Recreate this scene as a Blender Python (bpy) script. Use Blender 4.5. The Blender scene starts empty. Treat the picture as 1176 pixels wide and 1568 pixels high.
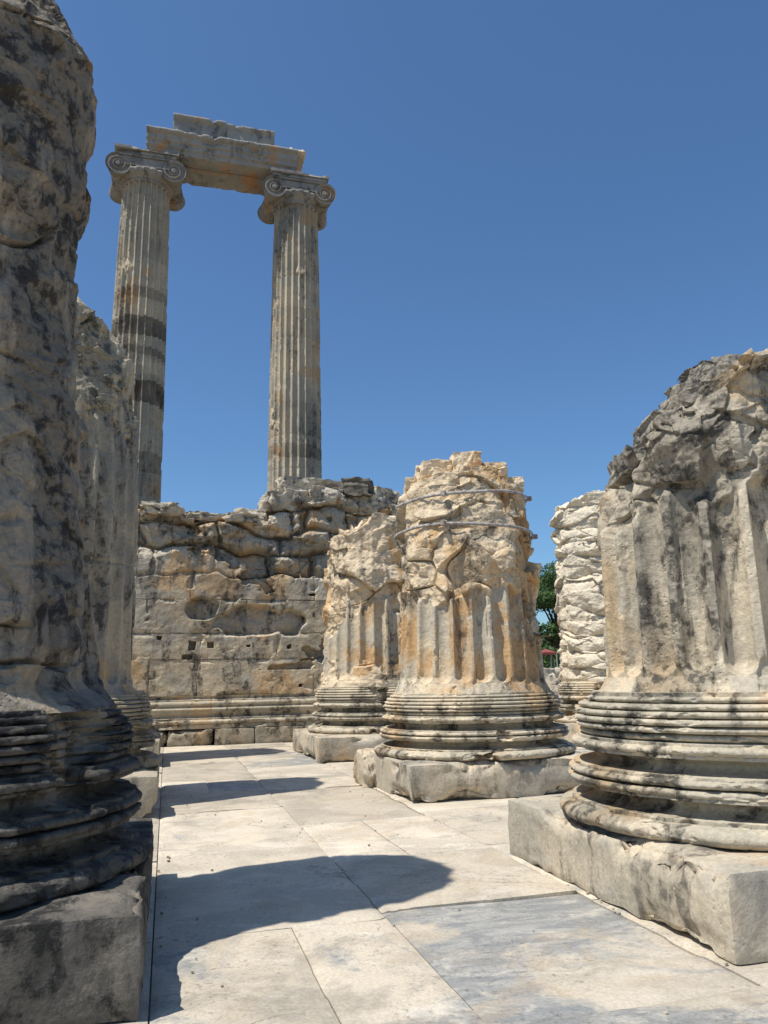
import bpy, math, numpy as np
from mathutils import Matrix, Vector
rng=np.random.default_rng(7)
scene=bpy.context.scene

# ------------------------------------------------------------------ noise
def _h(ix,iy,iz,s):
    h=(ix*73856093)^(iy*19349663)^(iz*83492791)^(int(s)*7919+12345)
    h=h.astype(np.int64)&0xffffffff
    h=((h^(h>>13))*0x5bd1e995)&0xffffffff
    h=((h^(h>>15))*0x27d4eb2d)&0xffffffff
    h=h^(h>>14)
    return (h&0xffffff)/float(0x1000000)
def vnoise(P,s=0):
    F=np.floor(P); f=P-F; I=F.astype(np.int64); f=f*f*(3-2*f)
    x,y,z=I[...,0],I[...,1],I[...,2]; u,v,w=f[...,0],f[...,1],f[...,2]
    r=0
    for a in (0,1):
        for b in (0,1):
            for c in (0,1):
                r=r+_h(x+a,y+b,z+c,s)*(u if a else 1-u)*(v if b else 1-v)*(w if c else 1-w)
    return r*2-1
def fbm(P,o=4,s=0):
    r=0;a=1;t=0
    for k in range(o):
        r=r+a*vnoise(P*(2.03**k)+17.3*k,s+k); t+=a; a*=.5
    return r/t*1.5
def facet(P,sc,s=0,warp=.45):
    Q=P/np.array(sc)
    if warp:
        Q=Q+warp*np.stack([fbm(Q*.9,2,s+70),fbm(Q*.9+9,2,s+80),fbm(Q*.9+21,2,s+90)],-1)
    F=np.floor(Q).astype(np.int64)
    shp=Q.shape[:-1]
    d1=np.full(shp,9.);d2=np.full(shp,9.);val=np.zeros(shp);idv=np.zeros(shp)
    for a in (-1,0,1):
        for b in (-1,0,1):
            for c in (-1,0,1):
                x=F[...,0]+a;y=F[...,1]+b;z=F[...,2]+c
                dx=Q[...,0]-x-_h(x,y,z,s+1); dy=Q[...,1]-y-_h(x,y,z,s+2); dz=Q[...,2]-z-_h(x,y,z,s+3)
                d=np.sqrt(dx*dx+dy*dy+dz*dz)
                m=d<d1
                d2=np.where(m,d1,np.minimum(d2,d))
                if m.any():
                    X=x[m];Y=y[m];Z=z[m]
                    r=_h(X,Y,Z,s+4)
                    val[m]=(r-.5)*.9+dx[m]*(_h(X,Y,Z,s+5)-.5)*1.5+dy[m]*(_h(X,Y,Z,s+6)-.5)*1.5+dz[m]*(_h(X,Y,Z,s+7)-.5)*1.5
                    idv[m]=r
                d1=np.where(m,d,d1)
    return val,d2-d1,idv
def sst(a,b,x):
    t=np.clip((x-a)/(b-a),0,1); return t*t*(3-2*t)

# ------------------------------------------------------------------ mesh helpers
class MB:
    def __init__(s): s.V=[];s.F=[];s.T=[];s.E=[];s.n=0
    def add(s,V,F,tone=None,ero=None):
        V=np.asarray(V,float).reshape(-1,3);F=np.asarray(F).reshape(-1,4)
        s.V.append(V);s.F.append(F+s.n);k=len(V);s.n+=k
        s.T.append(np.full(k,.5) if tone is None else np.broadcast_to(np.asarray(tone,float).reshape(-1),(k,)))
        s.E.append(np.zeros(k) if ero is None else np.broadcast_to(np.asarray(ero,float).reshape(-1),(k,)))
    def grid(s,G,wrap=False,tone=None,ero=None,flip=False):
        n,m=G.shape[:2]
        i=np.arange(n-1)[:,None];j=np.arange(m if wrap else m-1)[None]
        j2=(j+1)%m
        F=np.stack(np.broadcast_arrays(i*m+j,i*m+j2,(i+1)*m+j2,(i+1)*m+j),-1).reshape(-1,4)
        if flip:F=F[:,::-1]
        s.add(G.reshape(-1,3),F,tone,ero)
    def build(s,name,mat,smooth=True,parent=None):
        V=np.concatenate(s.V);F=np.concatenate(s.F)
        me=bpy.data.meshes.new(name)
        me.vertices.add(len(V));me.vertices.foreach_set('co',V.astype(np.float32).ravel())
        me.loops.add(len(F)*4);me.loops.foreach_set('vertex_index',F.astype(np.int32).ravel())
        me.polygons.add(len(F));me.polygons.foreach_set('loop_start',np.arange(0,len(F)*4,4,dtype=np.int32))
        me.polygons.foreach_set('use_smooth',np.full(len(F),smooth))
        me.update(calc_edges=True)
        a=me.attributes.new('tone','FLOAT','POINT');a.data.foreach_set('value',np.concatenate(s.T).astype(np.float32))
        a=me.attributes.new('ero','FLOAT','POINT');a.data.foreach_set('value',np.concatenate(s.E).astype(np.float32))
        me.materials.append(mat)
        ob=bpy.data.objects.new(name,me);scene.collection.objects.link(ob)
        if parent is not None: ob.parent=parent
        return ob
def empty(name):
    e=bpy.data.objects.new(name,None);scene.collection.objects.link(e);e.empty_display_size=.2;return e

def block(mb,x0,x1,y0,y1,z0,z1,step=.05,rnd=.03,amp=.01,chip=.08,seed=0,tone=.5,rot=0,cen=None,tilt=(0,0)):
    lo=np.array([x0,y0,z0],float);hi=np.array([x1,y1,z1],float)
    for ax in range(3):
        a,b=[k for k in range(3) if k!=ax]
        na=max(2,int((hi[a]-lo[a])/step)+1);nb=max(2,int((hi[b]-lo[b])/step)+1)
        A,B=np.meshgrid(np.linspace(lo[a],hi[a],na+1),np.linspace(lo[b],hi[b],nb+1),indexing='ij')
        for side in (0,1):
            P=np.zeros(A.shape+(3,));P[...,a]=A;P[...,b]=B;P[...,ax]=hi[ax] if side else lo[ax]
            q=np.clip(P,lo+rnd,hi-rnd);d=P-q;L=np.linalg.norm(d,axis=-1,keepdims=True);d=d/np.maximum(L,1e-6)
            q2=np.clip(P,lo+.14,hi-.14)
            ec=(np.abs(P-q2)/.14);ec=np.sort(ec,axis=-1)[...,1]
            N=fbm(P*1.7,4,seed+3)
            v=facet(P,(.22,.22,.22),seed)[0] if chip>.02 else 0
            c=np.clip(N-.08,0,1)*ec*chip*2.2*(1+v)
            R=q+d*rnd+d*(amp*fbm(P*5,3,seed+9))[...,None]-d*c[...,None]
            if rot or tilt[0] or tilt[1]:
                M=np.array(Matrix.Rotation(rot,3,'Z')@Matrix.Rotation(tilt[0],3,'X')@Matrix.Rotation(tilt[1],3,'Y'));cc=(lo+hi)/2
                R=(R-cc)@M.T+cc
            fl=(side==1)
            if ax==1: fl=not fl
            mb.grid(R,tone=tone,ero=np.clip(c*10,0,1),flip=not fl)

def rock(mb,c,size,seed,n=26,rot=0,amp=.16,tone=.5,power=.55,ero=.5):
    c=np.array(c,float);sz=np.array(size,float)/2
    g=np.linspace(-1,1,n)
    A,B=np.meshgrid(g,g,indexing='ij')
    M=np.array(Matrix.Rotation(rot,3,'Z'))
    for ax in range(3):
        for side in (-1,1):
            P=np.zeros((n,n,3));a,b=[k for k in range(3) if k!=ax]
            P[...,a]=A;P[...,b]=B;P[...,ax]=side
            S=P/np.linalg.norm(P,axis=-1,keepdims=True)
            Q=S*(1-power)*1.15+P*power*.9
            W=Q*sz
            v,_,_=facet(W+seed*3.1,tuple(sz*.9),seed,.3)
            r=1+amp*1.2*v+amp*.6*fbm(W*2/sz.mean()+seed,4,seed)
            W=(W*r[...,None])@M.T+c
            fl=(side==1)
            if ax==1: fl=not fl
            mb.grid(W,tone=tone,ero=ero,flip=not fl)

# ------------------------------------------------------------------ materials
class NT:
    def __init__(s,mat):
        mat.use_nodes=True;s.t=mat.node_tree;s.t.nodes.clear()
    def n(s,typ,**kw):
        nd=s.t.nodes.new(typ)
        for k,v in kw.items(): setattr(nd,k,v)
        return nd
    def l(s,a,b): s.t.links.new(a,b)
    def noise(s,vec,scale,detail=5,rough=.55,dist=0):
        nd=s.n('ShaderNodeTexNoise');nd.inputs['Scale'].default_value=scale;nd.inputs['Detail'].default_value=detail
        nd.inputs['Roughness'].default_value=rough;nd.inputs['Distortion'].default_value=dist
        s.l(vec,nd.inputs['Vector']);return nd.outputs['Fac']
    def ramp(s,fac,a,b,inv=False):
        nd=s.n('ShaderNodeMapRange');nd.interpolation_type='SMOOTHSTEP'
        nd.inputs['From Min'].default_value=a;nd.inputs['From Max'].default_value=b
        nd.inputs['To Min'].default_value=1 if inv else 0;nd.inputs['To Max'].default_value=0 if inv else 1
        s.l(fac,nd.inputs['Value']);return nd.outputs['Result']
    def math(s,op,a,b=None):
        nd=s.n('ShaderNodeMath',operation=op)
        for i,x in enumerate((a,b)):
            if x is None: continue
            if isinstance(x,(int,float)): nd.inputs[i].default_value=x
            else: s.l(x,nd.inputs[i])
        return nd.outputs[0]
    def mix(s,fac,a,b,mode='MIX'):
        nd=s.n('ShaderNodeMix',data_type='RGBA',blend_type=mode)
        if isinstance(fac,(int,float)): nd.inputs['Factor'].default_value=fac
        else: s.l(fac,nd.inputs['Factor'])
        for k,x in (('A',a),('B',b)):
            sock=[q for q in nd.inputs if q.name==k and q.type=='RGBA'][0]
            if isinstance(x,tuple): sock.default_value=(*x,1)
            else: s.l(x,sock)
        return [q for q in nd.outputs if q.type=='RGBA'][0]
    def gray(s,f):
        nd=s.n('ShaderNodeCombineColor')
        for k in range(3): s.l(f,nd.inputs[k])
        return nd.outputs[0]
    def mapping(s,vec,scale,loc=(0,0,0),rot=(0,0,0)):
        nd=s.n('ShaderNodeMapping');nd.inputs['Scale'].default_value=scale;nd.inputs['Location'].default_value=loc;nd.inputs['Rotation'].default_value=rot
        s.l(vec,nd.inputs['Vector']);return nd.outputs[0]
def finish(nt,col,h,bump,rough=.85,dist=.03):
    b=nt.n('ShaderNodeBump');b.inputs['Strength'].default_value=bump;b.inputs['Distance'].default_value=dist
    nt.l(h,b.inputs['Height'])
    p=nt.n('ShaderNodeBsdfPrincipled')
    if isinstance(rough,float): p.inputs['Roughness'].default_value=rough
    else: nt.l(rough,p.inputs['Roughness'])
    p.inputs['Specular IOR Level'].default_value=.25
    nt.l(col,p.inputs['Base Color']);nt.l(b.outputs[0],p.inputs['Normal'])
    o=nt.n('ShaderNodeOutputMaterial');nt.l(p.outputs[0],o.inputs['Surface'])
def stone(name,c1,c2,fresh,warm,warm_t=.55,dark=(.035,.034,.033),dark_t=.56,dark_amt=.8,sc=1.,bump=.7,streak=.45,off=0.,speck=.45,gain=(1.15,1.09,.99)):
    c1,c2,fresh,warm=[tuple(min(.68,a*b) for a,b in zip(q,gain)) for q in (c1,c2,fresh,warm)]
    m=bpy.data.materials.new(name);nt=NT(m)
    g=nt.n('ShaderNodeNewGeometry').outputs['Position']
    v=nt.mapping(g,(sc,sc,sc),(off,off*1.7,off*.3))
    base=nt.mix(nt.ramp(nt.noise(v,1.3,5,.6),.42,.58),c1,c2)
    at=nt.n('ShaderNodeAttribute',attribute_name='ero').outputs['Fac']
    base=nt.mix(nt.math('MULTIPLY',nt.ramp(at,.15,.85),.85),base,fresh)
    wm=nt.ramp(nt.noise(nt.mapping(v,(1,1,.8),(5,3,1)),.9,5,.6,.4),warm_t,warm_t+.10)
    base=nt.mix(nt.math('MULTIPLY',wm,.8),base,warm)
    vs=nt.mapping(v,(1.2,1.2,streak),(2,8,4))
    dk=nt.noise(vs,1.6,7,.68,.3)
    dk2=nt.ramp(nt.noise(v,7,5,.7),.46,.60)
    dm=nt.ramp(dk,dark_t-.03,dark_t+.04)
    dm=nt.math('MULTIPLY',dm,nt.math('ADD',nt.math('MULTIPLY',dk2,.6),.4))
    base=nt.mix(nt.math('MULTIPLY',dm,dark_amt),base,dark)
    sp=nt.ramp(nt.noise(v,14,5,.75),.56,.66)
    spz=nt.ramp(nt.noise(v,2.1,3,.5),.42,.58)
    base=nt.mix(nt.math('MULTIPLY',nt.math('MULTIPLY',sp,spz),speck),base,(.07,.066,.06))
    fine=nt.ramp(nt.noise(v,30,5,.7),.25,.75)
    k=nt.math('ADD',nt.math('MULTIPLY',fine,.36),.82)
    t=nt.n('ShaderNodeAttribute',attribute_name='tone').outputs['Fac']
    k=nt.math('MULTIPLY',k,nt.math('ADD',nt.math('MULTIPLY',t,.7),.65))
    col=nt.mix(1.,base,nt.gray(k),'MULTIPLY')
    h=nt.math('ADD',nt.noise(v,7,7,.62),nt.math('MULTIPLY',nt.noise(v,40,5,.65),.28))
    vo=nt.n('ShaderNodeTexVoronoi',feature='F1');vo.inputs['Scale'].default_value=26;nt.l(v,vo.inputs['Vector'])
    pit=nt.ramp(vo.outputs['Distance'],.1,.32)
    pz=nt.ramp(nt.noise(v,2.7,3,.5),.48,.6)
    h=nt.math('ADD',h,nt.math('MULTIPLY',nt.math('MULTIPLY',pit,pz),.22))
    finish(nt,col,h,bump)
    return m
orn=(.44,.30,.15)
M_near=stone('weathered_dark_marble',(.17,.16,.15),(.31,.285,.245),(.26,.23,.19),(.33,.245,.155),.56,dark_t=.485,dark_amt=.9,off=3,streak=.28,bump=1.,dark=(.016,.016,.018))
M_lbase=stone('shade_darkened_moulding_marble',(.09,.085,.08),(.15,.14,.125),(.21,.185,.15),(.17,.13,.09),.6,dark_t=.48,dark_amt=.93,off=5,streak=.6,bump=.9,dark=(.014,.014,.014))  # stained marble, colour lowered further to hold the shade on the near-left base
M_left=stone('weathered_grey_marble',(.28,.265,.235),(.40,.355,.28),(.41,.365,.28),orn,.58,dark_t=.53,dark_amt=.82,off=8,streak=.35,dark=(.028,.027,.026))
M_mid=stone('cream_marble',(.54,.465,.355),(.44,.41,.35),(.57,.475,.35),(.46,.285,.13),.505,dark_t=.54,dark_amt=.80,off=12,dark=(.03,.029,.027))
M_right=stone('grey_cream_marble',(.52,.465,.375),(.39,.36,.305),(.37,.335,.28),(.46,.355,.23),.57,dark_t=.53,dark_amt=.86,off=21,streak=.3,dark=(.025,.024,.023))
M_lip=stone('lichened_grey_marble',(.27,.255,.23),(.38,.35,.30),(.30,.275,.24),(.3,.25,.18),.62,dark_t=.49,dark_amt=.82,off=23,streak=.8,bump=1.)
M_far=stone('pale_marble',(.58,.53,.44),(.50,.455,.38),(.60,.54,.45),(.5,.38,.24),.62,dark_t=.60,dark_amt=.5,off=30)
M_tall=stone('tall_column_marble',(.43,.38,.30),(.33,.31,.265),(.50,.42,.32),(.44,.30,.17),.555,dark_t=.54,dark_amt=.65,off=40,sc=.7,streak=.25,bump=.4)
M_cap=stone('capital_marble',(.29,.275,.25),(.24,.23,.215),(.40,.35,.28),(.38,.25,.13),.57,dark_t=.54,dark_amt=.7,off=44,sc=1.,streak=.6,bump=.5,gain=(1.05,1.02,.97))
M_ent=stone('architrave_marble',(.27,.265,.25),(.32,.305,.28),(.46,.40,.33),(.44,.24,.11),.54,dark_t=.57,dark_amt=.6,off=47,bump=.5,gain=(1,1,.98))
M_wall=stone('wall_limestone',(.45,.39,.295),(.37,.345,.295),(.37,.345,.30),(.48,.335,.19),.52,dark_t=.535,dark_amt=.84,off=55,streak=.5)
M_plin=stone('plinth_marble',(.45,.405,.33),(.35,.33,.29),(.53,.46,.36),(.42,.32,.22),.57,dark_t=.54,dark_amt=.68,off=63,streak=.4,bump=.5)
M_base=stone('moulding_marble',(.48,.43,.345),(.36,.335,.28),(.56,.49,.38),(.43,.32,.20),.56,dark_t=.52,dark_amt=.86,off=71,streak=.8,dark=(.025,.024,.022))
M_rub=stone('rubble_stone',(.45,.41,.34),(.34,.32,.285),(.46,.415,.34),orn,.64,dark_t=.53,dark_amt=.85,off=80,streak=1)

def floor_mat():
    m=bpy.data.materials.new('worn_marble_paving');nt=NT(m)
    g=nt.n('ShaderNodeNewGeometry').outputs['Position']
    t=nt.n('ShaderNodeAttribute',attribute_name='tone').outputs['Fac']
    e=nt.n('ShaderNodeAttribute',attribute_name='ero').outputs['Fac']
    a=nt.mix(nt.ramp(nt.noise(g,1.6,6,.6,.3),.42,.58),(.60,.52,.405),(.50,.435,.34))
    veins=nt.ramp(nt.noise(nt.mapping(g,(1,3.2,1),(0,0,0),(0,0,.5)),2.4,8,.65,1.2),.42,.62)
    b=nt.mix(veins,(.27,.272,.262),(.41,.395,.36))
    gm=nt.ramp(nt.math('ADD',e,nt.math('MULTIPLY',nt.math('SUBTRACT',nt.noise(g,1.0,6,.68,.6),.5),3.)),.34,.66)
    col=nt.mix(gm,a,b)
    wh=nt.ramp(nt.noise(nt.mapping(g,(1,1.6,1),(7,2,0)),2.3,7,.72,.8),.54,.64)
    col=nt.mix(nt.math('MULTIPLY',wh,.6),col,(.66,.60,.50))
    rs=nt.ramp(nt.noise(nt.mapping(g,(1,1,1),(1,22,0)),1.4,7,.7,.6),.52,.66)
    col=nt.mix(nt.math('MULTIPLY',rs,.5),col,(.46,.36,.24))
    dk=nt.ramp(nt.noise(g,26,6,.75),.53,.65)
    dz=nt.ramp(nt.noise(g,1.9,4,.5),.40,.58)
    col=nt.mix(nt.math('MULTIPLY',nt.math('MULTIPLY',dk,dz),.6),col,(.14,.125,.105))
    st=nt.ramp(nt.noise(nt.mapping(g,(1,1,1),(31,2,0)),.8,7,.72,.5),.53,.66)
    col=nt.mix(nt.math('MULTIPLY',st,.5),col,(.21,.19,.16))
    fine=nt.ramp(nt.noise(g,55,5,.7),.25,.75)
    k=nt.math('MULTIPLY',nt.math('ADD',nt.math('MULTIPLY',fine,.3),.85),nt.math('ADD',nt.math('MULTIPLY',t,.34),.83))
    ns=nt.n('ShaderNodeTexNoise');ns.inputs['Scale'].default_value=1.5;ns.inputs['Detail'].default_value=7;nt.l(g,ns.inputs['Vector'])
    s2=nt.n('ShaderNodeVectorMath',operation='SCALE');nt.l(ns.outputs['Color'],s2.inputs[0]);s2.inputs['Scale'].default_value=1.3
    ad=nt.n('ShaderNodeVectorMath',operation='ADD');nt.l(g,ad.inputs[0]);nt.l(s2.outputs[0],ad.inputs[1])
    vo=nt.n('ShaderNodeTexVoronoi',feature='DISTANCE_TO_EDGE');vo.inputs['Scale'].default_value=.45;nt.l(ad.outputs[0],vo.inputs['Vector'])
    ck=nt.ramp(vo.outputs['Distance'],0.0008,.0035)
    cz=nt.ramp(nt.noise(g,.7,3,.5),.50,.56)
    ckm=nt.math('MULTIPLY',nt.math('SUBTRACT',1.,ck),cz)
    col=nt.mix(1.,col,nt.gray(k),'MULTIPLY')
    col=nt.mix(nt.math('MULTIPLY',ckm,.6),col,(.14,.115,.085))
    h=nt.math('ADD',nt.noise(g,3,9,.62),nt.math('MULTIPLY',nt.noise(g,50,6,.7),.12))
    h=nt.math('SUBTRACT',h,nt.math('MULTIPLY',ckm,.2))
    ro=nt.math('ADD',nt.math('MULTIPLY',nt.noise(g,6,5,.6),.4),.5)
    finish(nt,col,h,.65,ro,.03)
    return m
M_floor=floor_mat()
def simple(name,c1,c2,sc,bump=.5,rough=.9,detail=6):
    m=bpy.data.materials.new(name);nt=NT(m)
    g=nt.n('ShaderNodeNewGeometry').outputs['Position']
    f=nt.noise(g,sc,detail,.65)
    col=nt.mix(nt.ramp(f,.40,.60),c1,c2)
    finish(nt,col,nt.noise(g,sc*4,6,.7),bump,rough,.02)
    return m
M_dirt=simple('dry_earth',(.27,.20,.13),(.16,.13,.08),1.2,.8)
M_joint=simple('joint_dirt',(.16,.13,.09),(.24,.19,.13),6)
M_metal=simple('galvanised_strap',(.42,.40,.37),(.26,.20,.16),14,.2,.55)
M_leaf=simple('tree_leaves',(.035,.075,.02),(.075,.13,.035),2.2,.1,.6)
M_bark=simple('tree_bark',(.10,.075,.05),(.05,.04,.03),8)
M_red=simple('red_canvas',(.30,.09,.075),(.24,.07,.06),3,.1,.7)
M_pole=simple('pale_pole',(.5,.48,.45),(.4,.4,.38),3,.1,.6)

# ------------------------------------------------------------------ columns
def ppart(h):
    segs=[(0,.11,'t',1.29,.085),(.11,.135,'f',1.275,0),(.135,.235,'s',1.26,.15),(.235,.255,'f',1.27,0),
      (.255,.30,'t',1.26,.035),(.31,.355,'t',1.25,.035),(.355,.375,'f',1.245,0),(.375,.475,'s',1.235,.15),(.475,.495,'f',1.235,0),
      (.495,.545,'t',1.22,.035),(.545,.565,'f',1.20,0)]
    for k in range(5):
        b=1.14+.05*math.sin(math.pi*(k+.5)/5)
        segs.append((.575+k*.046,.575+(k+1)*.046-.006,'t',b,.030))
    segs.append((.805,.84,'t',1.11,.03))
    r=np.full_like(h,1.10)
    r=np.where(h<.8,np.where(h>.565,1.125,r),r)
    for a,b,t,rr,d in segs:
        x=np.clip((h-a)/(b-a),0,1);m=(h>=a)&(h<b)
        if t=='t': v=rr+d*np.sqrt(np.clip(1-(2*x-1)**2,0,1))
        elif t=='s': v=rr-d*np.sqrt(np.clip(1-(2*x-1)**2,0,1))
        else: v=np.full_like(h,rr)
        r=np.where(m,v,r)
    return r
def base(name,cx,cy,z0,parent,mat,nth=400,nz=300,seed=0,chip=.2,H=.87,tone=.5):
    h=np.linspace(0,.87,nz);th=np.linspace(0,2*math.pi,nth,endpoint=False)
    r=ppart(h)[:,None]*np.ones(nth)
    Z=(z0+h*H/.87)[:,None]*np.ones(nth)
    P=np.stack([cx+r*np.cos(th),cy+r*np.sin(th),Z],-1)
    lim=np.interp(h,[0,.87],[1.2,1.02])[:,None]
    N=fbm(P*1.5+seed,5,seed);v,ed,_=facet(P,(.3,.3,.18),seed+5)
    E=sst(.42-chip,.54-chip,N)
    rr=r*(1-E)+E*np.minimum(r,lim+.09*v+.05*fbm(P*6,3,seed+2))
    rr=rr+.004*fbm(P*9,3,seed+1)-.024*sst(.10,.42,fbm(P*[5,5,8],4,seed+4))
    mb=MB();G=np.stack([cx+rr*np.cos(th),cy+rr*np.sin(th),Z],-1)
    top=G[-1]
    ring=[np.stack([cx+(top[:,0]-cx)*q,cy+(top[:,1]-cy)*q,top[:,2]],-1) for q in (.9,.5,.05)]
    G2=np.concatenate([G,np.stack(ring)],0)
    E2=np.concatenate([E,np.zeros((3,nth))],0)
    mb.grid(G2,wrap=True,tone=tone,ero=E2)
    return mb.build(name,mat,True,parent)
LAST={}
def shaft(name,cx,cy,z0,prof,ztop,parent,mat,nth=480,nz=400,seed=0,fz=1.42,fD=.055,fw=.42,zE=2.6,kE=.6,bE=0.,dep=.05,amp=.10,
          fs=(.5,.5,.4),small=.35,joints=None,topamp=.2,layers=0.,phase=0.,tone=None,ncap=40,nfl=24,crack=.05,bulge=0.,lf=1.,eamp=1.,rough=.3,ghost=.72):
    th=np.linspace(0,2*math.pi,nth,endpoint=False)
    zs,rs=zip(*prof)
    zmax=ztop(0*th,0*th).max()
    Re=np.interp(zmax*.97,zs,rs)
    def zt(x,y):
        P=np.stack([cx+x,cy+y,0*x+seed],-1)
        v,_,_=facet(P,(.5,.5,.5),seed+50,.3)
        return ztop(x,y)+topamp*v+topamp*.35*fbm(P*3,4,seed+51)
    ze=zt(Re*np.cos(th),Re*np.sin(th))
    s=np.linspace(0,1,nz)[:,None]
    Z=z0+(ze[None]-z0)*s
    R=np.interp(Z,zs,rs)
    C=np.cos(th)[None];S=np.sin(th)[None]
    P=np.stack([cx+R*C,cy+R*S,Z],-1)
    N=fbm(P*[1.1,1.1,.9]+seed*1.7,5,seed)*eamp
    E=sst(-.06,.12,N+(Z-zE)*kE+bE)*sst(z0+.02,z0+.2,Z+.1*N)
    x=((th*nfl/(2*math.pi)+phase)%1.-.5)[None]/fw
    tb=np.clip((fz+.10-Z)/.10,0,2)
    fl=fD*np.sqrt(np.clip(1-x*x-tb*tb,0,1))
    r=R-fl*(1-E*(ghost+(1-ghost)*sst(-.2,.3,fbm(P*1.4,3,seed+5))))
    fz1,e1,_=facet(P,fs,seed+11);f2,e2,_=facet(P,tuple(q*.36 for q in fs),seed+23)
    cm=sst(-.05,.3,fbm(P*1.3,3,seed+77))
    r=r-E*dep*(.8+.9*fbm(P*2.2,4,seed+31))+E*amp*(fz1+small*f2*sst(-.2,.3,fbm(P*1.9,3,seed+78)))-E*crack*cm*(1-sst(0,.07,e1))
    r=r+E*amp*rough*fbm(P*[3,3,4],5,seed+34)+E*.010*fbm(P*12,3,seed+33)+.004*fbm(P*12,3,seed+35)
    chips=sst(.2,.5,fbm(P*[5,5,3],4,seed+37))
    r=r-.025*chips*(1-E)*(np.abs(x)>.8)
    if layers: 
        w=fbm(P*[.5,.5,.8],3,seed+40)
        q=(Z*lf*3.4+w*.9);r=r-layers*(1-np.abs(np.sin(q*math.pi))**.5)*(.3+.7*sst(-.2,.3,fbm(P*1.8,3,seed+41)))
    T=np.full_like(Z,.5)
    if joints is not None:
        for j in joints: r=r-.02*np.exp(-((Z-j)/.02)**2)*(.5+.5*sst(-.4,.2,fbm(P*3,3,seed+60)))
    if tone is not None: T=tone(Z,P)
    r=r*(1+bulge*fbm(np.stack([C+0*Z,S+0*Z,Z*.7],-1)*1.3+seed,2,seed+70))
    r=np.maximum(r,.15)
    LAST['th']=th;LAST['Z']=Z;LAST['r']=r
    X=r*C;Y=r*S
    G=[np.stack([cx+X,cy+Y,Z],-1)]
    q=np.linspace(1,0,ncap+1)[1:,None]
    xc=X[-1][None]*q;yc=Y[-1][None]*q
    zc=zt(xc,yc);bl=sst(1,.75,q);zc=zc*bl+(1-bl)*ze[None]
    G.append(np.stack([cx+xc,cy+yc,zc],-1))
    mb=MB();mb.grid(np.concatenate(G,0),wrap=True,tone=np.concatenate([T,np.full_like(zc,.6)],0),ero=np.concatenate([E,np.ones_like(zc)*.8],0))
    return mb.build(name,mat,True,parent)
RX,RY=.963,-.27
FX,FY=-.27,-.963
def col_parent(): return empty('ruined_fluted_column')
def flat(z): return lambda x,y: z+0*x
def side(pts):
    xs,zs=zip(*pts)
    return lambda x,y: np.interp(x*RX+y*RY,xs,zs)

pl=.43
c=col_parent()
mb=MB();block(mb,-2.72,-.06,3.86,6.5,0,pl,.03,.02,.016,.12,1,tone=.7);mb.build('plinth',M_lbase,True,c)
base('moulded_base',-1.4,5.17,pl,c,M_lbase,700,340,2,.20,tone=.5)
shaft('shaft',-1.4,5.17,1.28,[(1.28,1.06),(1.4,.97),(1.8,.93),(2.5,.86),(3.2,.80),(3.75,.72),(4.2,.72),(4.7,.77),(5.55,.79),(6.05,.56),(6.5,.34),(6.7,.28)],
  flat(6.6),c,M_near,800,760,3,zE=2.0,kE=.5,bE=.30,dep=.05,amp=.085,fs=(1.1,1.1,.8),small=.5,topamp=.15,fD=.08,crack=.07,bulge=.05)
c=col_parent()
mb=MB();block(mb,-2.72,-.06,9.2,11.9,0,pl,.05,.02,.012,.12,4,tone=.3);mb.build('plinth',M_plin,True,c)
base('moulded_base',-1.4,10.55,pl,c,M_base,460,240,6,.15,tone=.1)
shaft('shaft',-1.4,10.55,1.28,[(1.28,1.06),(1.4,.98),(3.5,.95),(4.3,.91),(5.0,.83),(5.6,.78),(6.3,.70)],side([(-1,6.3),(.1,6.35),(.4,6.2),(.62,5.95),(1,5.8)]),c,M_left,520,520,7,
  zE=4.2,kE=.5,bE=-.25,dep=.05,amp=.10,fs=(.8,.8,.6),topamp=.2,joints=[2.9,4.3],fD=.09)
c=col_parent()
mb=MB();block(mb,-2.72,-.08,14.5,17.2,0,pl,.06,.02,.012,.12,8,tone=.3);mb.build('plinth',M_plin,True,c)
base('moulded_base',-1.5,15.9,pl,c,M_base,360,180,9,.12,tone=.3)
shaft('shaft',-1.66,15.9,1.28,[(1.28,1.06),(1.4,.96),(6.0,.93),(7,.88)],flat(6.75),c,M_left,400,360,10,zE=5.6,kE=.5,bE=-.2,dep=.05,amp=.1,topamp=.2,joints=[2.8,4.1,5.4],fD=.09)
# near right column
c=col_parent()
mb=MB();block(mb,2.76,5.45,3.58,6.25,0,pl,.03,.02,.012,.16,12,tone=.5);mb.build('plinth',M_plin,True,c)
base('moulded_base',4.1,4.92,pl,c,M_base,800,420,14,.04,tone=.58)
shaft('shaft',4.13,4.92,1.28,[(1.28,1.06),(1.4,.985),(2.2,.975),(2.9,.965),(3.6,.91),(4.3,.85)],
  side([(-1,2.62),(-.90,2.76),(-.80,2.86),(-.76,3.0),(-.68,3.04),(-.64,3.2),(-.46,3.26),(-.42,3.42),(-.2,3.45),(-.1,3.55),(.3,3.66),(1,3.75)]),c,M_right,960,640,15,
  fz=1.40,zE=2.55,kE=1.6,bE=-.16,dep=.055,amp=.12,fs=(.6,.6,.42),topamp=.07,fD=.12,fw=.39,crack=.07,phase=.2,small=.4,ghost=.45,eamp=.7,rough=.4)
mb=MB()
def lip(s,f,z,w,d,h,seed,rot=-.27,tone=.5):
    rock(mb,(4.13+s*RX+f*FX,4.92+s*RY+f*FY,z),(w,d,h),seed,n=44,rot=rot,amp=.15,tone=tone,power=.8,ero=.4)
lip(-.54,.34,3.18,.36,.6,.20,1001);lip(-.34,.43,3.36,.42,.55,.21,1002);lip(-.02,.48,3.50,.52,.6,.22,1003);lip(.36,.46,3.60,.5,.6,.26,1004)
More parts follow.
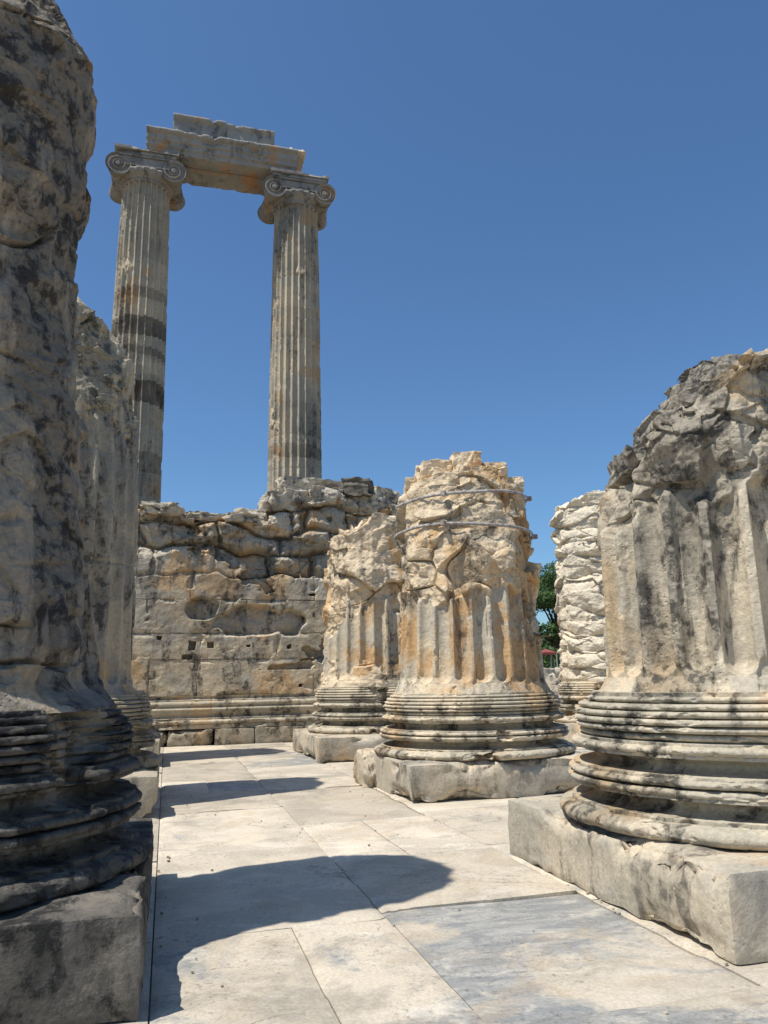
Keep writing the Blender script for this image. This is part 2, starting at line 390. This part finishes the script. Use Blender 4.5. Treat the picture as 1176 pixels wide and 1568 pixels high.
lip(-.72,.15,2.97,.30,.6,.20,1005);lip(.1,.1,3.66,.7,.6,.25,1006);lip(.6,.3,3.68,.6,.7,.3,1007)
mb.build('broken_ledge_blocks',M_lip,True,c)
# strapped middle column
c=col_parent()
mb=MB();block(mb,2.76,5.45,8.97,11.64,0,pl,.04,.02,.012,.16,17,tone=.55);
rock(mb,(2.74,10.9,.2),(.3,.7,.5),5,tone=.6);mb.build('plinth',M_plin,True,c)
base('moulded_base',4.1,10.3,pl,c,M_base,620,320,18,.22,tone=.6,H=.80)
midprof=[(1.2,1.1),(1.35,1.02),(2.2,.98),(3.4,.93),(3.95,.87),(4.3,.82),(4.6,.78)]
shaft('shaft',4.1,10.3,1.21,midprof,side([(-.9,4.05),(-.7,4.2),(.0,4.27),(.5,4.22),(.9,4.1)]),c,M_mid,640,560,19,fz=1.35,
  zE=2.25,kE=.8,bE=-.05,dep=.04,amp=.17,fs=(.85,.85,.6),topamp=.12,phase=.3,crack=.08,fD=.095,fw=.41,small=.3,rough=.25,ghost=.85,eamp=1.7)
th_=LAST['th'];rm=[]
for zz,ti in ((3.90,.05),(3.42,-.04)):
    zc=zz+ti*np.cos(th_)
    w=np.where(np.abs(LAST['Z']-zc[None])<.05,LAST['r'],0).max(0)
    k=len(th_)//24
    mx=np.max([np.roll(w,j) for j in range(-k,k+1,2)],axis=0)
    mx=np.mean([np.roll(mx,j) for j in range(-k,k+1,2)],axis=0)
    rm.append(mx+.006)
mb=MB()
for (zz,ti),kk in zip(((3.90,.05),(3.42,-.04)),rm):
    th=np.append(th_,th_[0]);kk=np.append(kk,kk[0])
    prof=[(0,-.022),(.010,-.022),(.010,.022),(0,.022)]
    G=np.stack([np.stack([4.1+(kk+a)*np.cos(th),10.3+(kk+a)*np.sin(th),zz+b+ti*np.cos(th)],-1) for a,b in prof+[prof[0]]],0)
    mb.grid(G,flip=True)
    for a in (math.radians(-22),math.radians(-128)):
        i=int((a%(2*math.pi))/(2*math.pi)*len(th_));k=kk[i]
        x=4.1+(k+.03)*math.cos(a);y=10.3+(k+.03)*math.sin(a)
        block(mb,x-.045,x+.045,y-.03,y+.03,zz-.035+ti*math.cos(a),zz+.035+ti*math.cos(a),.03,.008,0,0,1,rot=a)
mb.build('metal_straps',M_metal,True,c)
mb=MB()
for s,f,z,w,d,h,sd,tn in ((-.44,.2,4.34,.46,.6,.26,1,.7),(.02,.3,4.40,.44,.6,.32,2,.8),(.44,.15,4.32,.42,.6,.24,3,.65),(.0,-.3,4.34,.9,.6,.24,4,.7),(-.72,0,4.18,.3,.5,.2,5,.6),(.74,.1,4.14,.28,.5,.2,6,.65)):
    rock(mb,(4.1+s*RX+f*FX,10.3+s*RY+f*FY,z),(w,d,h),1020+sd,n=30,rot=-.27+(.35*sd)%.5-.2,amp=.11,tone=tn,power=.92,ero=.9)
mb.build('broken_top_blocks',M_mid,True,c)
c=col_parent()
mb=MB();block(mb,2.62,5.45,13.9,16.9,0,pl,.06,.02,.012,.14,22,tone=.62);mb.build('plinth',M_plin,True,c)
base('moulded_base',4.1,15.6,pl,c,M_base,360,180,23,.2,tone=.65)
shaft('shaft',4.1,15.6,1.28,[(1.28,1.12),(1.4,1.07),(2.5,1.05),(4,1.01),(4.6,.96),(5.0,.85)],side([(-1,4.15),(-.85,4.2),(-.75,4.4),(-.3,4.45),(-.2,4.6),(1,4.6)]),c,M_mid,440,400,24,
  zE=2.4,kE=.4,bE=.0,dep=.05,amp=.17,fs=(1.0,1.0,.75),topamp=.16,crack=.09,fD=.09)
c=col_parent()
mb=MB();block(mb,8.25,10.95,14.3,17.0,0,pl,.06,.02,.012,.1,27,tone=.7);mb.build('plinth',M_plin,True,c)
base('moulded_base',9.6,15.65,pl,c,M_base,360,180,28,.1,tone=.7)
shaft('shaft',9.6,15.65,1.28,[(1.28,1.12),(1.4,1.1),(3,1.08),(5.2,1.06),(5.7,.95)],side([(-1,5.2),(-.5,5.45),(1,5.4)]),c,M_far,440,520,29,
  zE=1.2,kE=.5,bE=.35,dep=.03,amp=.13,fs=(.9,.9,.4),topamp=.1,layers=.15,lf=.62)

# ------------------------------------------------------------------ tall columns
def capital(name,cx,cy,z,parent,seed):
    mb=MB()
    th=np.linspace(0,2*math.pi,192,endpoint=False)
    hs=np.array([-.18,-.15,-.15,-.11,-.09,-.05,0.,.08,.18,.27,.32,.33]);rs=np.array([.80,.83,.86,.87,.84,.84,.90,.98,1.05,1.03,.92,.0])
    R=rs[:,None]*np.ones(192);egg=.06*np.abs(np.cos(th*12))[None]*sst(0,.1,hs)[:,None]*(1-sst(.25,.32,hs))[:,None]
    R=R+egg-.02*(egg>0)
    mb.grid(np.stack([cx+R*np.cos(th),cy+R*np.sin(th),z+hs[:,None]+0*R],-1),wrap=True)
    zc=z+.34;VR=.44
    for sx in (-1,1):
        X=cx+sx*.94
        ys=np.linspace(-.92,.92,90);a=np.linspace(0,2*math.pi,64,endpoint=False)
        rr=.29+.15*np.abs(ys/.92)**1.6-.025*(np.abs(np.sin(ys*14))>.93)
        G=np.stack([X+rr[:,None]*np.cos(a),cy+ys[:,None]+0*a,zc+rr[:,None]*np.sin(a)],-1)
        mb.grid(G,wrap=True,flip=True)
        for sy in (-1,1):
            rad=np.linspace(VR,.0,60);aa=np.linspace(0,2*math.pi,120,endpoint=False)
            RR,AA=np.meshgrid(rad,aa,indexing='ij')
            ph=(np.log(np.maximum(RR,.03)/VR)/math.log(.52)-sx*AA/(2*math.pi))%1.
            d=-.075*sst(.40,.25,np.abs(ph-.5))*(RR>.08)*(RR<VR-.01)+.02*(RR<=.08)
            Yy=cy+sy*(.92+0*RR)+sy*d
            mb.grid(np.stack([X+RR*np.cos(AA),Yy,zc+RR*np.sin(AA)],-1),wrap=True,flip=(sy<0))
    for sy in (-1,1):
        ya,yb=(cy-.88,cy-.78) if sy<0 else (cy+.78,cy+.88)
        block(mb,cx-.93,cx+.93,ya,yb,zc+.06,zc+.36,.1,.02,.006,.03,seed)
        block(mb,cx-.93,cx+.93,ya-.05 if sy<0 else ya,yb if sy<0 else yb+.05,zc+.362,zc+.44,.1,.015,.004,.03,seed)
        block(mb,cx-.80,cx+.80,ya-.04 if sy<0 else ya,yb if sy<0 else yb+.04,zc+.0,zc+.055,.1,.015,.004,.03,seed)
    block(mb,cx-.90,cx+.90,cy-.775,cy+.775,z+.30,zc+.44,.12,.02,.005,.02,seed)
    block(mb,cx-1.03,cx+1.03,cy-.95,cy+.95,zc+.445,zc+.58,.07,.04,.008,.10,seed+1)
    block(mb,cx-1.10,cx+1.10,cy-1.0,cy+1.0,zc+.583,zc+.72,.07,.02,.008,.12,seed+2)
    return mb.build(name,M_cap,True,parent)
dr=[1.28+1.22*k for k in range(1,15)]
def tone_for(dark,seed):
    def f(Z,P):
        idx=np.floor((Z-1.28)/1.22).astype(np.int64)
        t=.30+.4*_h(idx,idx*0,idx*0,seed)
        W=Z+.10*fbm(P*1.2,4,seed+3)
        for d in dark: t=np.where((W>d[0])&(W<d[1]),d[2]+.25*fbm(P*2,3,seed+9),t)
        return t
    return f
tc=empty('temple_colonnade')
for cx,seed,dark in ((-1.4,60,[(13.0,13.7,-.35),(12.3,12.6,-.1),(11.6,12.2,.7),(10.6,11.4,-.4),(8.2,8.9,.05),(14.4,14.8,.1)]),(4.1,65,[(9.0,9.5,.1)])):
    mb=MB();block(mb,cx-1.33,cx+1.33,24.97,27.63,0,pl,.2,.02,.01,.05,seed);mb.build('plinth',M_plin,True,tc)
    base('moulded_base',cx,26.3,pl,tc,M_base,200,100,seed,.05)
    shaft('fluted_shaft',cx,26.3,1.28,[(1.28,1.1),(1.45,1.0),(6,.975),(10,.95),(14,.91),(17,.87),(18.75,.83),(18.9,.87)],flat(18.92),tc,M_tall,480,620,seed,
      zE=0,kE=0.,bE=-.66,dep=.03,amp=.03,joints=dr,topamp=0,tone=tone_for(dark,seed),fD=.115,fw=.44,fs=(.8,.8,.8),crack=0,small=.2)
    capital('ionic_capital',cx,26.3,19.03,tc,seed)
mb=MB()
def along(mb,x0,x1,prof,n,seed,cy=26.3,amp=.01,tone=.5):
    pts=[]
    for (a,b),(c2,d) in zip(prof,prof[1:]+prof[:1]):
        L=math.hypot(c2-a,d-b);k=max(1,int(L/.05))
        for i in range(k): pts.append((a+(c2-a)*i/k,b+(d-b)*i/k))
    pts=np.array(pts);xs=np.linspace(x0,x1,n)
    G=np.stack([np.repeat(xs[:,None],len(pts),1),cy+np.repeat(pts[None,:,0],n,0),np.repeat(pts[None,:,1],n,0)],-1)
    cen=pts.mean(0);N=fbm(G*2.2,4,seed);v,_,_=facet(G,(.5,.3,.3),seed)
    d=amp*fbm(G*5,3,seed+2)+np.clip(N-.3,0,1)*.3*(v-.5)
    dirv=pts-cen;dirv/=np.linalg.norm(dirv,axis=1)[:,None]
    G[...,1]+=d*dirv[None,:,0];G[...,2]+=d*dirv[None,:,1]
    ends=[]
    for i in (0,-1):
        for q in ((.5,0.) if i else (0.,.5)):
            r=G[i].copy();cc=np.array([r[0,0],cy+cen[0],cen[1]]);ends.append(cc+(r-cc)*q)
    G2=np.concatenate([np.stack(ends[:2]),G,np.stack(ends[2:])],0)
    mb.grid(G2,wrap=True,tone=tone,flip=True)
along(mb,-1.45,4.0,[(-.80,20.13),(-.30,20.13),(-.25,20.2),(-.08,20.2),(-.08,20.95),(-.86,20.95),(-1.10,20.93),(-1.10,20.85),(-1.0,20.80),(-.95,20.78),(-.95,20.56),(-.88,20.55),(-.88,20.34),(-.80,20.33)],220,90,tone=.55)
along(mb,-1.45,4.0,[(-.06,20.18),(.92,20.16),(.94,20.5),(.98,20.9),(.9,20.96),(-.06,20.96)],160,92,tone=.5,amp=.03)
mb.build('architrave_beam',M_ent,True,tc)
mb=MB()
along(mb,-.55,1.35,[(-.70,20.985),(.6,20.985),(.62,21.85),(-.66,21.85),(-.84,21.82),(-.82,21.70),(-.70,21.64)],90,95,tone=.42)
along(mb,1.37,3.15,[(-.70,20.985),(.6,20.985),(.62,21.80),(-.66,21.80),(-.80,21.78),(-.78,21.70),(-.70,21.62)],90,97,tone=.48)
mb.build('frieze_blocks',M_ent,True,tc)
mb=MB();block(mb,3.2,4.35,25.35,27.0,20.985,21.14,.06,.03,.01,.12,96,tone=1.);mb.build('broken_capping_slab',M_far,True,tc)

# ------------------------------------------------------------------ back wall
WX0,WX1=-9.,7.4;WY=19.4
nx=1100
xs=np.linspace(WX0,WX1,nx)
ztp=np.interp(xs,[-9,-1,-.5,.3,1.6,2.9,3.0,4.6,4.8,6.4,7.4],[5.6,5.65,5.7,5.5,5.45,5.6,6.1,6.15,6.0,5.9,5.2])
Pt=np.stack([xs,0*xs,0*xs],-1)
v,_,_=facet(Pt,(.8,1,1),101,0);ztp=ztp+.24*v+.07*fbm(Pt*3,3,5)
nz=460;t=np.linspace(0,1,nz)[:,None]
z0=1.12
Z=z0+(ztp[None]-z0)*t;X=np.repeat(xs[None],nz,0)
P=np.stack([X,0*X+WY,Z],-1)
wk=sst(3.7,4.4,Z+.45*fbm(P*.6,3,133))
wx=(.25*wk+.012)*fbm(P*.9,3,131);wz=(.24*wk+.012)*fbm(P*.8+5,3,132)
def course(Z,X):
    edges=np.array([z0,1.98,2.60,3.42,4.02,4.72,5.28,5.85,6.5,7.]);i=np.clip(np.searchsorted(edges,Z,side='right')-1,0,8)
    dz=np.minimum(Z-edges[i],edges[i+1]-Z)
    w=np.where(i>=4,1.0,1.3)+1.2*_h(i,i*0,i*0,3);off=_h(i,i*0+1,i*0,4)*2
    u=X/w+off;k=np.floor(u).astype(np.int64)
    def jt(k): return (_h(k,i,i*0,21)-.5)*.7
    fr=u-k;lo=jt(k);hi=1+jt(k+1)
    k2=np.where(fr<lo,k-1,np.where(fr>hi,k+1,k))
    lo2=jt(k2);hi2=1+jt(k2+1);fr2=u-k2
    dx=np.minimum(fr2-lo2,hi2-fr2)*w
    return dz,np.abs(dx),_h(k2,i,i*0,9),_h(k2,i,i*0,11),_h(k2,i,i*0,12)
dz,dx,r1,r2,r3=course(Z+wz,X+wx)
f1,e1,_=facet(P,(1.1,1.,.7),110);f2,e2,_=facet(P,(.3,.3,.2),120)
N=fbm(P*.9,5,130)
E=sst(-.12,.20,N*.9+(Z-4.15)*.6)
hole=sst(.26,.32,fbm(P*[.8,1,1.3]+4,5,140))*(Z>1.7)
# one large spalled recess in the middle of the wall, as in the ruin
rec=sst(1.0,.85,np.sqrt(((X-2.1)/1.15)**2+((Z-2.85)/.42)**2)+.35*fbm(P*1.6,4,171))
rec2=sst(1.0,.85,np.sqrt(((X-.75)/.38)**2+((Z-3.2)/.28)**2)+.35*fbm(P*2,4,172))
hole=np.maximum(hole,np.maximum(rec,rec2))
E=np.maximum(E,hole)
d=(r1-.5)*(.03+.30*wk*E)
J=np.minimum(dz,dx)
jw=.009+.02*wk
d=d-(.04+.09*E*wk)*(1-sst(0,1,(J-.012*fbm(P*8,3,3))/(jw*(1+1.5*wk))))
corner=(1-sst(0,.12,J))*sst(.1,.35,fbm(P*[2.2,2,2.6],4,162))
d=d-.05*corner
d=d-E*wk*.12*(1-sst(0,.20,J+.05*fbm(P*4,3,9)))
d=d+E*(.10*f1+.04*f2*sst(-.2,.3,fbm(P*1.5,3,152))-.05+.14*fbm(P*1.8,5,150))
d=d+.012*fbm(P*5,5,160)-hole*.15-.03*sst(.15,.4,fbm(P*[2,2,4],4,161))*sst(0,.2,N)
for hx,hz,ww,hh in ((.55,2.30,.09,.12),(1.0,2.32,.08,.08),(1.9,2.3,.045,.035),(3.2,1.32,.05,.04),(.45,2.05,.13,.05),(-.2,2.5,.05,.05),(2.9,2.25,.06,.05)):
    d=d-.25*((np.abs(X-hx+.03*fbm(P*6,2,1))<ww)&(np.abs(Z-hz+.03*fbm(P*6,2,2))<hh))
Y=WY-d
G=[np.stack([X,Y,Z],-1)]
tb=np.linspace(0,1,50)[1:,None]
Xb=np.repeat(xs[None],49,0);Yb=Y[-1][None]+tb*1.9
Pb=np.stack([Xb,Yb,0*Xb+6],-1);v,e,_=facet(Pb,(.8,.6,.6),170)
Zb=ztp[None]+(.3*v-.12*(1-sst(0,.2,e)))*sst(0,.2,tb)
G.append(np.stack([Xb,Yb,Zb],-1))
G.append(np.stack([Xb[-1:],Yb[-1:]+.05,0*Zb[-1:]],-1))
T=np.concatenate([.30+.55*r2+.0*Z-.12*wk,np.full((50,nx),.55)],0)
EE=np.concatenate([np.maximum(E*.5,wk),np.full((50,nx),.9)],0)
wall=empty('ashlar_temple_wall')
mb=MB();mb.grid(np.concatenate(G,0),tone=T,ero=EE,flip=False)
e=np.concatenate(G,0)[:,-1];ecen=np.array([WX1,WY+.9,2.5])
mb.grid(np.stack([e,e*.3+(ecen*.7),e*0+ecen],0),flip=True,ero=1.)
mb.build('masonry',M_wall,True,wall)
mb=MB()
h=np.linspace(0,.75,120)
def wp(h):
    segs=[(0,.10,'f',.30,0),(.10,.20,'t',.26,.07),(.20,.24,'f',.24,0),(.24,.36,'s',.23,.07),(.36,.40,'f',.22,0),(.40,.47,'t',.20,.04),(.47,.5,'f',.17,0),(.5,.62,'t',.13,.06),(.62,.66,'f',.12,0),(.66,.75,'s',.08,.04)]
    r=np.zeros_like(h)
    for a,b,t_,rr,dd in segs:
        x=np.clip((h-a)/(b-a),0,1);m=(h>=a)&(h<=b)
        s_=np.sqrt(np.clip(1-(2*x-1)**2,0,1))
        r=np.where(m,rr+(dd*s_ if t_=='t' else (-dd*s_ if t_=='s' else 0)),r)
    return r
xs2=np.linspace(WX0,WX1,600)
H,XX=np.meshgrid(h,xs2,indexing='ij')
PP=np.stack([XX,0*XX+WY,H+.37],-1)
out=wp(H)-.07*sst(.2,.45,fbm(PP*[1.5,1,4],4,200))-.006*fbm(PP*8,3,201)
jn=np.abs(((XX/2.1)%1)-.5)*2.1;out=out-.02*(jn<.012)
mb.grid(np.stack([XX,WY-out,H+.37],-1))
mb.grid(np.stack([np.stack([xs2,0*xs2+WY+.4,0*xs2+1.12],-1),np.stack([xs2,WY-out[-1],0*xs2+1.12],-1)],0),flip=True)
k=0;x=WX0
while x<WX1-.3:
    w=rng.uniform(.9,1.9);x2=min(x+w,WX1)
    block(mb,x+.01,x2-.01,WY-.27-rng.uniform(0,.12),WY+.3,-.05,.362,.06,.03,.02,.2,300+k,tone=rng.uniform(.0,.5));x=x2;k+=1
mb.build('base_moulding',M_base,True,wall)
mb=MB()
bl=[(2.7,6.0,.9,.5),(3.3,6.5,1.4,.45),(3.9,6.15,1.0,.5),(4.6,6.45,1.25,.5),(4.9,6.0,1.0,.6),(5.5,6.2,1.,.7),(3.2,6.1,.9,.45),(6.2,5.9,1.,.6),
    (-.2,5.66,.9,.3),(.7,5.55,1.0,.25),(1.6,5.5,.9,.25),(2.1,5.6,.7,.3),(-1.,5.7,.9,.35),(6.9,5.5,.9,.5)]
for i,(bx,bz,w,hh) in enumerate(bl):
    rock(mb,(bx,WY+rng.uniform(.3,.7),bz),(w,rng.uniform(.7,1.1),hh),400+i,rot=rng.uniform(-.4,.4),tone=(-.45 if i==3 else rng.choice([.5,.7,.9])),power=.8,amp=.2)
for i in range(26):
    rock(mb,(rng.uniform(-6,7),WY+rng.uniform(.4,1.6),rng.uniform(5.4,5.7)),(rng.uniform(.5,1.1),rng.uniform(.4,.8),rng.uniform(.3,.5)),430+i,n=14,rot=rng.uniform(-.5,.5),tone=rng.uniform(.3,.8),power=.7)
mb.build('fallen_capping_stones',M_rub,True,wall)

# ------------------------------------------------------------------ paving
mb=MB()
xe=[-12.4,-10.9,-9.5,-8.2,-6.8,-5.5,-4.2,-2.8,-1.4,-.02,1.35,2.72,4.1,5.5,6.9,8.3,9.7,11.1,12.5,14.]
for i in range(len(xe)-1):
    y=-6+rng.uniform(0,1)
    while y<18.95:
        L=rng.uniform(1.3,2.9);y2=min(y+L,19.0)
        if 19.0-y2<.5:y2=19.0
        x0,x1=xe[i]+.002,xe[i+1]-.002
        if rng.random()<.22: xs_=[x0,(x0+x1)/2+rng.uniform(-.2,.2),x1]
        else: xs_=[x0,x1]
        for a,b in zip(xs_,xs_[1:]):
            tn=rng.random();gr=(rng.random()<.3)*.5
            if i in(9,10,11) and y<4.9: gr=.30+.35*(i==10)
            n1=max(3,int((b-a)/.04));n2=max(3,int((y2-y)/.04))
            A,B=np.meshgrid(np.linspace(a+.002,b-.002,n1),np.linspace(y+.002,y2-.002,n2),indexing='ij')
            Pq=np.stack([A,B,0*A],-1)
            edg=np.minimum(np.minimum(A-a,b-A),np.minimum(B-y,y2-B))
            z=(rng.uniform(-.005,.005))+rng.uniform(-.008,.008)*(A-a)+.006*fbm(Pq*1.5,4,5)-.006*(1-sst(0,.02,edg))-.012*(1-sst(0,.07,edg))*sst(.10,.40,fbm(Pq*2.5,4,8))
            Gq=np.stack([A,B,z],-1)
            mb.grid(Gq,tone=tn,ero=gr)
            rim=np.concatenate([Gq[:,0],Gq[-1,1:],Gq[-2::-1,-1],Gq[0,-2:0:-1]],0)
            low=rim.copy();low[:,2]=-.05
            mb.grid(np.stack([low,rim],0),wrap=True,tone=.1,ero=gr)
        y=y2
mb.build('paving',M_floor,True)
mb=MB();mb.grid(np.array([[[-12.5,-6.2,-.034],[-12.5,19.6,-.034]],[[14.1,-6.2,-.034],[14.1,19.6,-.034]]],float),flip=False)
mb.build('paving_bed',M_joint,False)
def gz(x,y):
    P=np.stack([x,y,0*x],-1)
    d=np.maximum(np.maximum(-13-x,x-14.5),np.maximum(y-32,-7-y))
    return -.07+sst(0,12,d)*(.5*fbm(P*.05,3,700)+.1*fbm(P*.5,3,701))-.3*sst(0,8,d)
gx=np.sign(np.linspace(-1,1,240))*np.abs(np.linspace(-1,1,240))**3*1500
A,B=np.meshgrid(gx,gx+20,indexing='ij')
mb=MB();mb.grid(np.stack([A,B,gz(A,B)],-1));mb.build('ground',M_dirt,True)
mb=MB()
for i in range(110):
    s=rng.uniform(.006,.022)
    px=rng.uniform(0,2.7) if i<50 else rng.choice([.02,2.70])+rng.uniform(-.03,.06)
    rock(mb,(px,rng.uniform(2.5,18),s*.3),(s,s*rng.uniform(.6,1),s*.7),800+i,n=5,tone=.4)
mb.build('loose_pebbles',M_rub,True)

# ------------------------------------------------------------------ rubble, trees beyond
mb=MB()
for i in range(110):
    x=rng.uniform(11,26);y=rng.uniform(20,44)
    s=rng.uniform(.5,1.5);st=rng.integers(0,3)*.45
    rock(mb,(x,y,s*.25+st),(s*1.3,s,s*.7),900+i,n=12,rot=rng.uniform(0,3),tone=rng.uniform(.4,.9),power=.8)
mb.build('heap_of_fallen_blocks',M_rub,True)
def tree(name,x,y,h,w,seed,nl=26000):
    r=np.random.default_rng(seed);e=empty(name)
    mb=MB()
    def limb(p,q,ra,rb):
        p=np.array(p,float);q=np.array(q,float);n=10;a=np.linspace(0,2*math.pi,10,endpoint=False)
        d=(q-p)/np.linalg.norm(q-p);u=np.cross(d,[.3,.9,.1]);u/=np.linalg.norm(u);v=np.cross(d,u)
        t=np.linspace(0,1,n)[:,None,None];rad=ra+(rb-ra)*t
        c=p+(q-p)*t+.05*h*np.sin(t*5+seed)*u*(t*(1-t))
        mb.grid(c+rad*(np.cos(a)[None,:,None]*u+np.sin(a)[None,:,None]*v),wrap=True)
    limb((x,y,-.6),(x+.1*w,y,h*.45),.035*h,.022*h)
    cl=[]
    for k in range(30):
        a=r.uniform(0,6.28);rr=w*.5*r.uniform(.15,.95);zz=h*r.uniform(.30,.93)
        rr*=math.sqrt(max(.1,1-((zz/h-.55)/.5)**2))
        c=(x+rr*math.cos(a),y+rr*math.sin(a),zz);cl.append(c)
        limb((x+.05*w*math.cos(a),y,h*r.uniform(.25,.45)),c,.012*h,.003*h)
    mb.build('trunk_and_limbs',M_bark,True,e)
    cl=np.array(cl);idx=r.integers(0,len(cl),nl);sz=r.uniform(.09,.17,len(cl))*h
    d=r.normal(size=(nl,3));d/=np.linalg.norm(d,axis=1)[:,None];rad=sz[idx]*r.uniform(.25,1.,nl)**.5
    C=cl[idx]+d*rad[:,None]*[1.1,1.1,.75]
    u=r.normal(size=(nl,3));u/=np.linalg.norm(u,axis=1)[:,None];v=np.cross(u,d);v/=np.linalg.norm(v,axis=1)[:,None]
    s=r.uniform(.07,.16,nl)[:,None]*h/10
    V=np.stack([C-u*s,C+v*s*.6,C+u*s,C-v*s*.6],1)
    m2=MB();m2.add(V.reshape(-1,3),np.arange(nl*4).reshape(-1,4));m2.build('foliage',M_leaf,False,e)
tree('broadleaf_tree',29.0,53.,10.2,9.5,1,34000)
tree('broadleaf_tree',36,60.,8.5,9,2,16000)
tree('broadleaf_tree',22,66.,9.,9,3,16000)
def tree_row():
    r=np.random.default_rng(5);m2=MB();nl=60000
    k=90;ang=r.uniform(-1.2,1.4,k);D=r.uniform(95,150,k)
    cl=np.stack([D*np.sin(ang),D*np.cos(ang),r.uniform(1,5,k)],-1);idx=r.integers(0,k,nl)
    d=r.normal(size=(nl,3));C=cl[idx]+d*[3.2,3.2,1.7]
    u=r.normal(size=(nl,3));u/=np.linalg.norm(u,axis=1)[:,None];v=np.cross(u,d);v/=np.linalg.norm(v,axis=1)[:,None]
    s=r.uniform(.3,.6,nl)[:,None]
    V=np.stack([C-u*s,C+v*s*.6,C+u*s,C-v*s*.6],1)
    m2.add(V.reshape(-1,3),np.arange(nl*4).reshape(-1,4));m2.build('distant_tree_row',M_leaf,False)
tree_row()
e=empty('red_canopy_stall')
mb=MB();sx,sy=23.6,46.;q=.28
A,B=np.meshgrid(np.linspace(-2,2,20)*q,np.linspace(-1.5,1.5,16)*q,indexing='ij')
mb.grid(np.stack([sx+A,sy+B,2.9+.25*(1-np.maximum(np.abs(A)/(2*q),np.abs(B)/(1.5*q)))],-1))
rim=np.array([(-2,-1.5),(2,-1.5),(2,1.5),(-2,1.5)],float)*q
mb.grid(np.stack([np.c_[rim+[sx,sy],np.full(4,2.75)],np.c_[rim+[sx,sy],np.full(4,2.898)]],0),wrap=True)
mb.build('canvas_roof',M_red,False,e)
mb=MB()
for a,b in rim*.94: block(mb,sx+a-.03,sx+a+.03,sy+b-.03,sy+b+.03,-.5,2.88,.5,.01,0,0,1)
mb.build('posts',M_pole,True,e)

# ------------------------------------------------------------------ camera, light
psi=math.radians(15.65);th=math.radians(12.26);roll=math.radians(-1.15)
cam=bpy.data.cameras.new('camera');cam.sensor_fit='VERTICAL';cam.sensor_height=34.6;cam.sensor_width=25.95;cam.lens=26.
cam.clip_start=.05;cam.clip_end=5000
co=bpy.data.objects.new('camera',cam);scene.collection.objects.link(co)
co.matrix_world=Matrix.Translation((0,0,1.42))@Matrix.Rotation(-psi,4,'Z')@Matrix.Rotation(math.pi/2+th,4,'X')@Matrix.Rotation(roll,4,'Z')
scene.camera=co
el=math.radians(63);az=math.radians(16)
L=Vector((math.cos(az)*math.cos(el),math.sin(az)*math.cos(el),-math.sin(el)))
sd=bpy.data.lights.new('sun','SUN');sd.energy=5.0;sd.angle=math.radians(.53);sd.color=(1,.955,.87)
so=bpy.data.objects.new('sun',sd);scene.collection.objects.link(so);so.rotation_euler=L.to_track_quat('-Z','Y').to_euler();so.location=(-10,-2,30)
w=bpy.data.worlds.new('World');scene.world=w;w.use_nodes=True;nt=w.node_tree
bg=nt.nodes['Background'];sk=nt.nodes.new('ShaderNodeTexSky');sk.sky_type='NISHITA';sk.sun_disc=False
sk.sun_elevation=el;sk.sun_rotation=math.radians(254);sk.air_density=1.;sk.dust_density=.8;sk.ozone_density=2.2
mx=nt.nodes.new('ShaderNodeMix');mx.data_type='RGBA';mx.blend_type='MULTIPLY';mx.inputs['Factor'].default_value=1
ins=[q for q in mx.inputs if q.type=='RGBA'];nt.links.new(sk.outputs[0],ins[0]);ins[1].default_value=(.76,1.05,1.28,1)
nt.links.new([q for q in mx.outputs if q.type=='RGBA'][0],bg.inputs[0]);bg.inputs[1].default_value=.106
scene.view_settings.view_transform='Standard';scene.view_settings.look='None';scene.view_settings.exposure=0
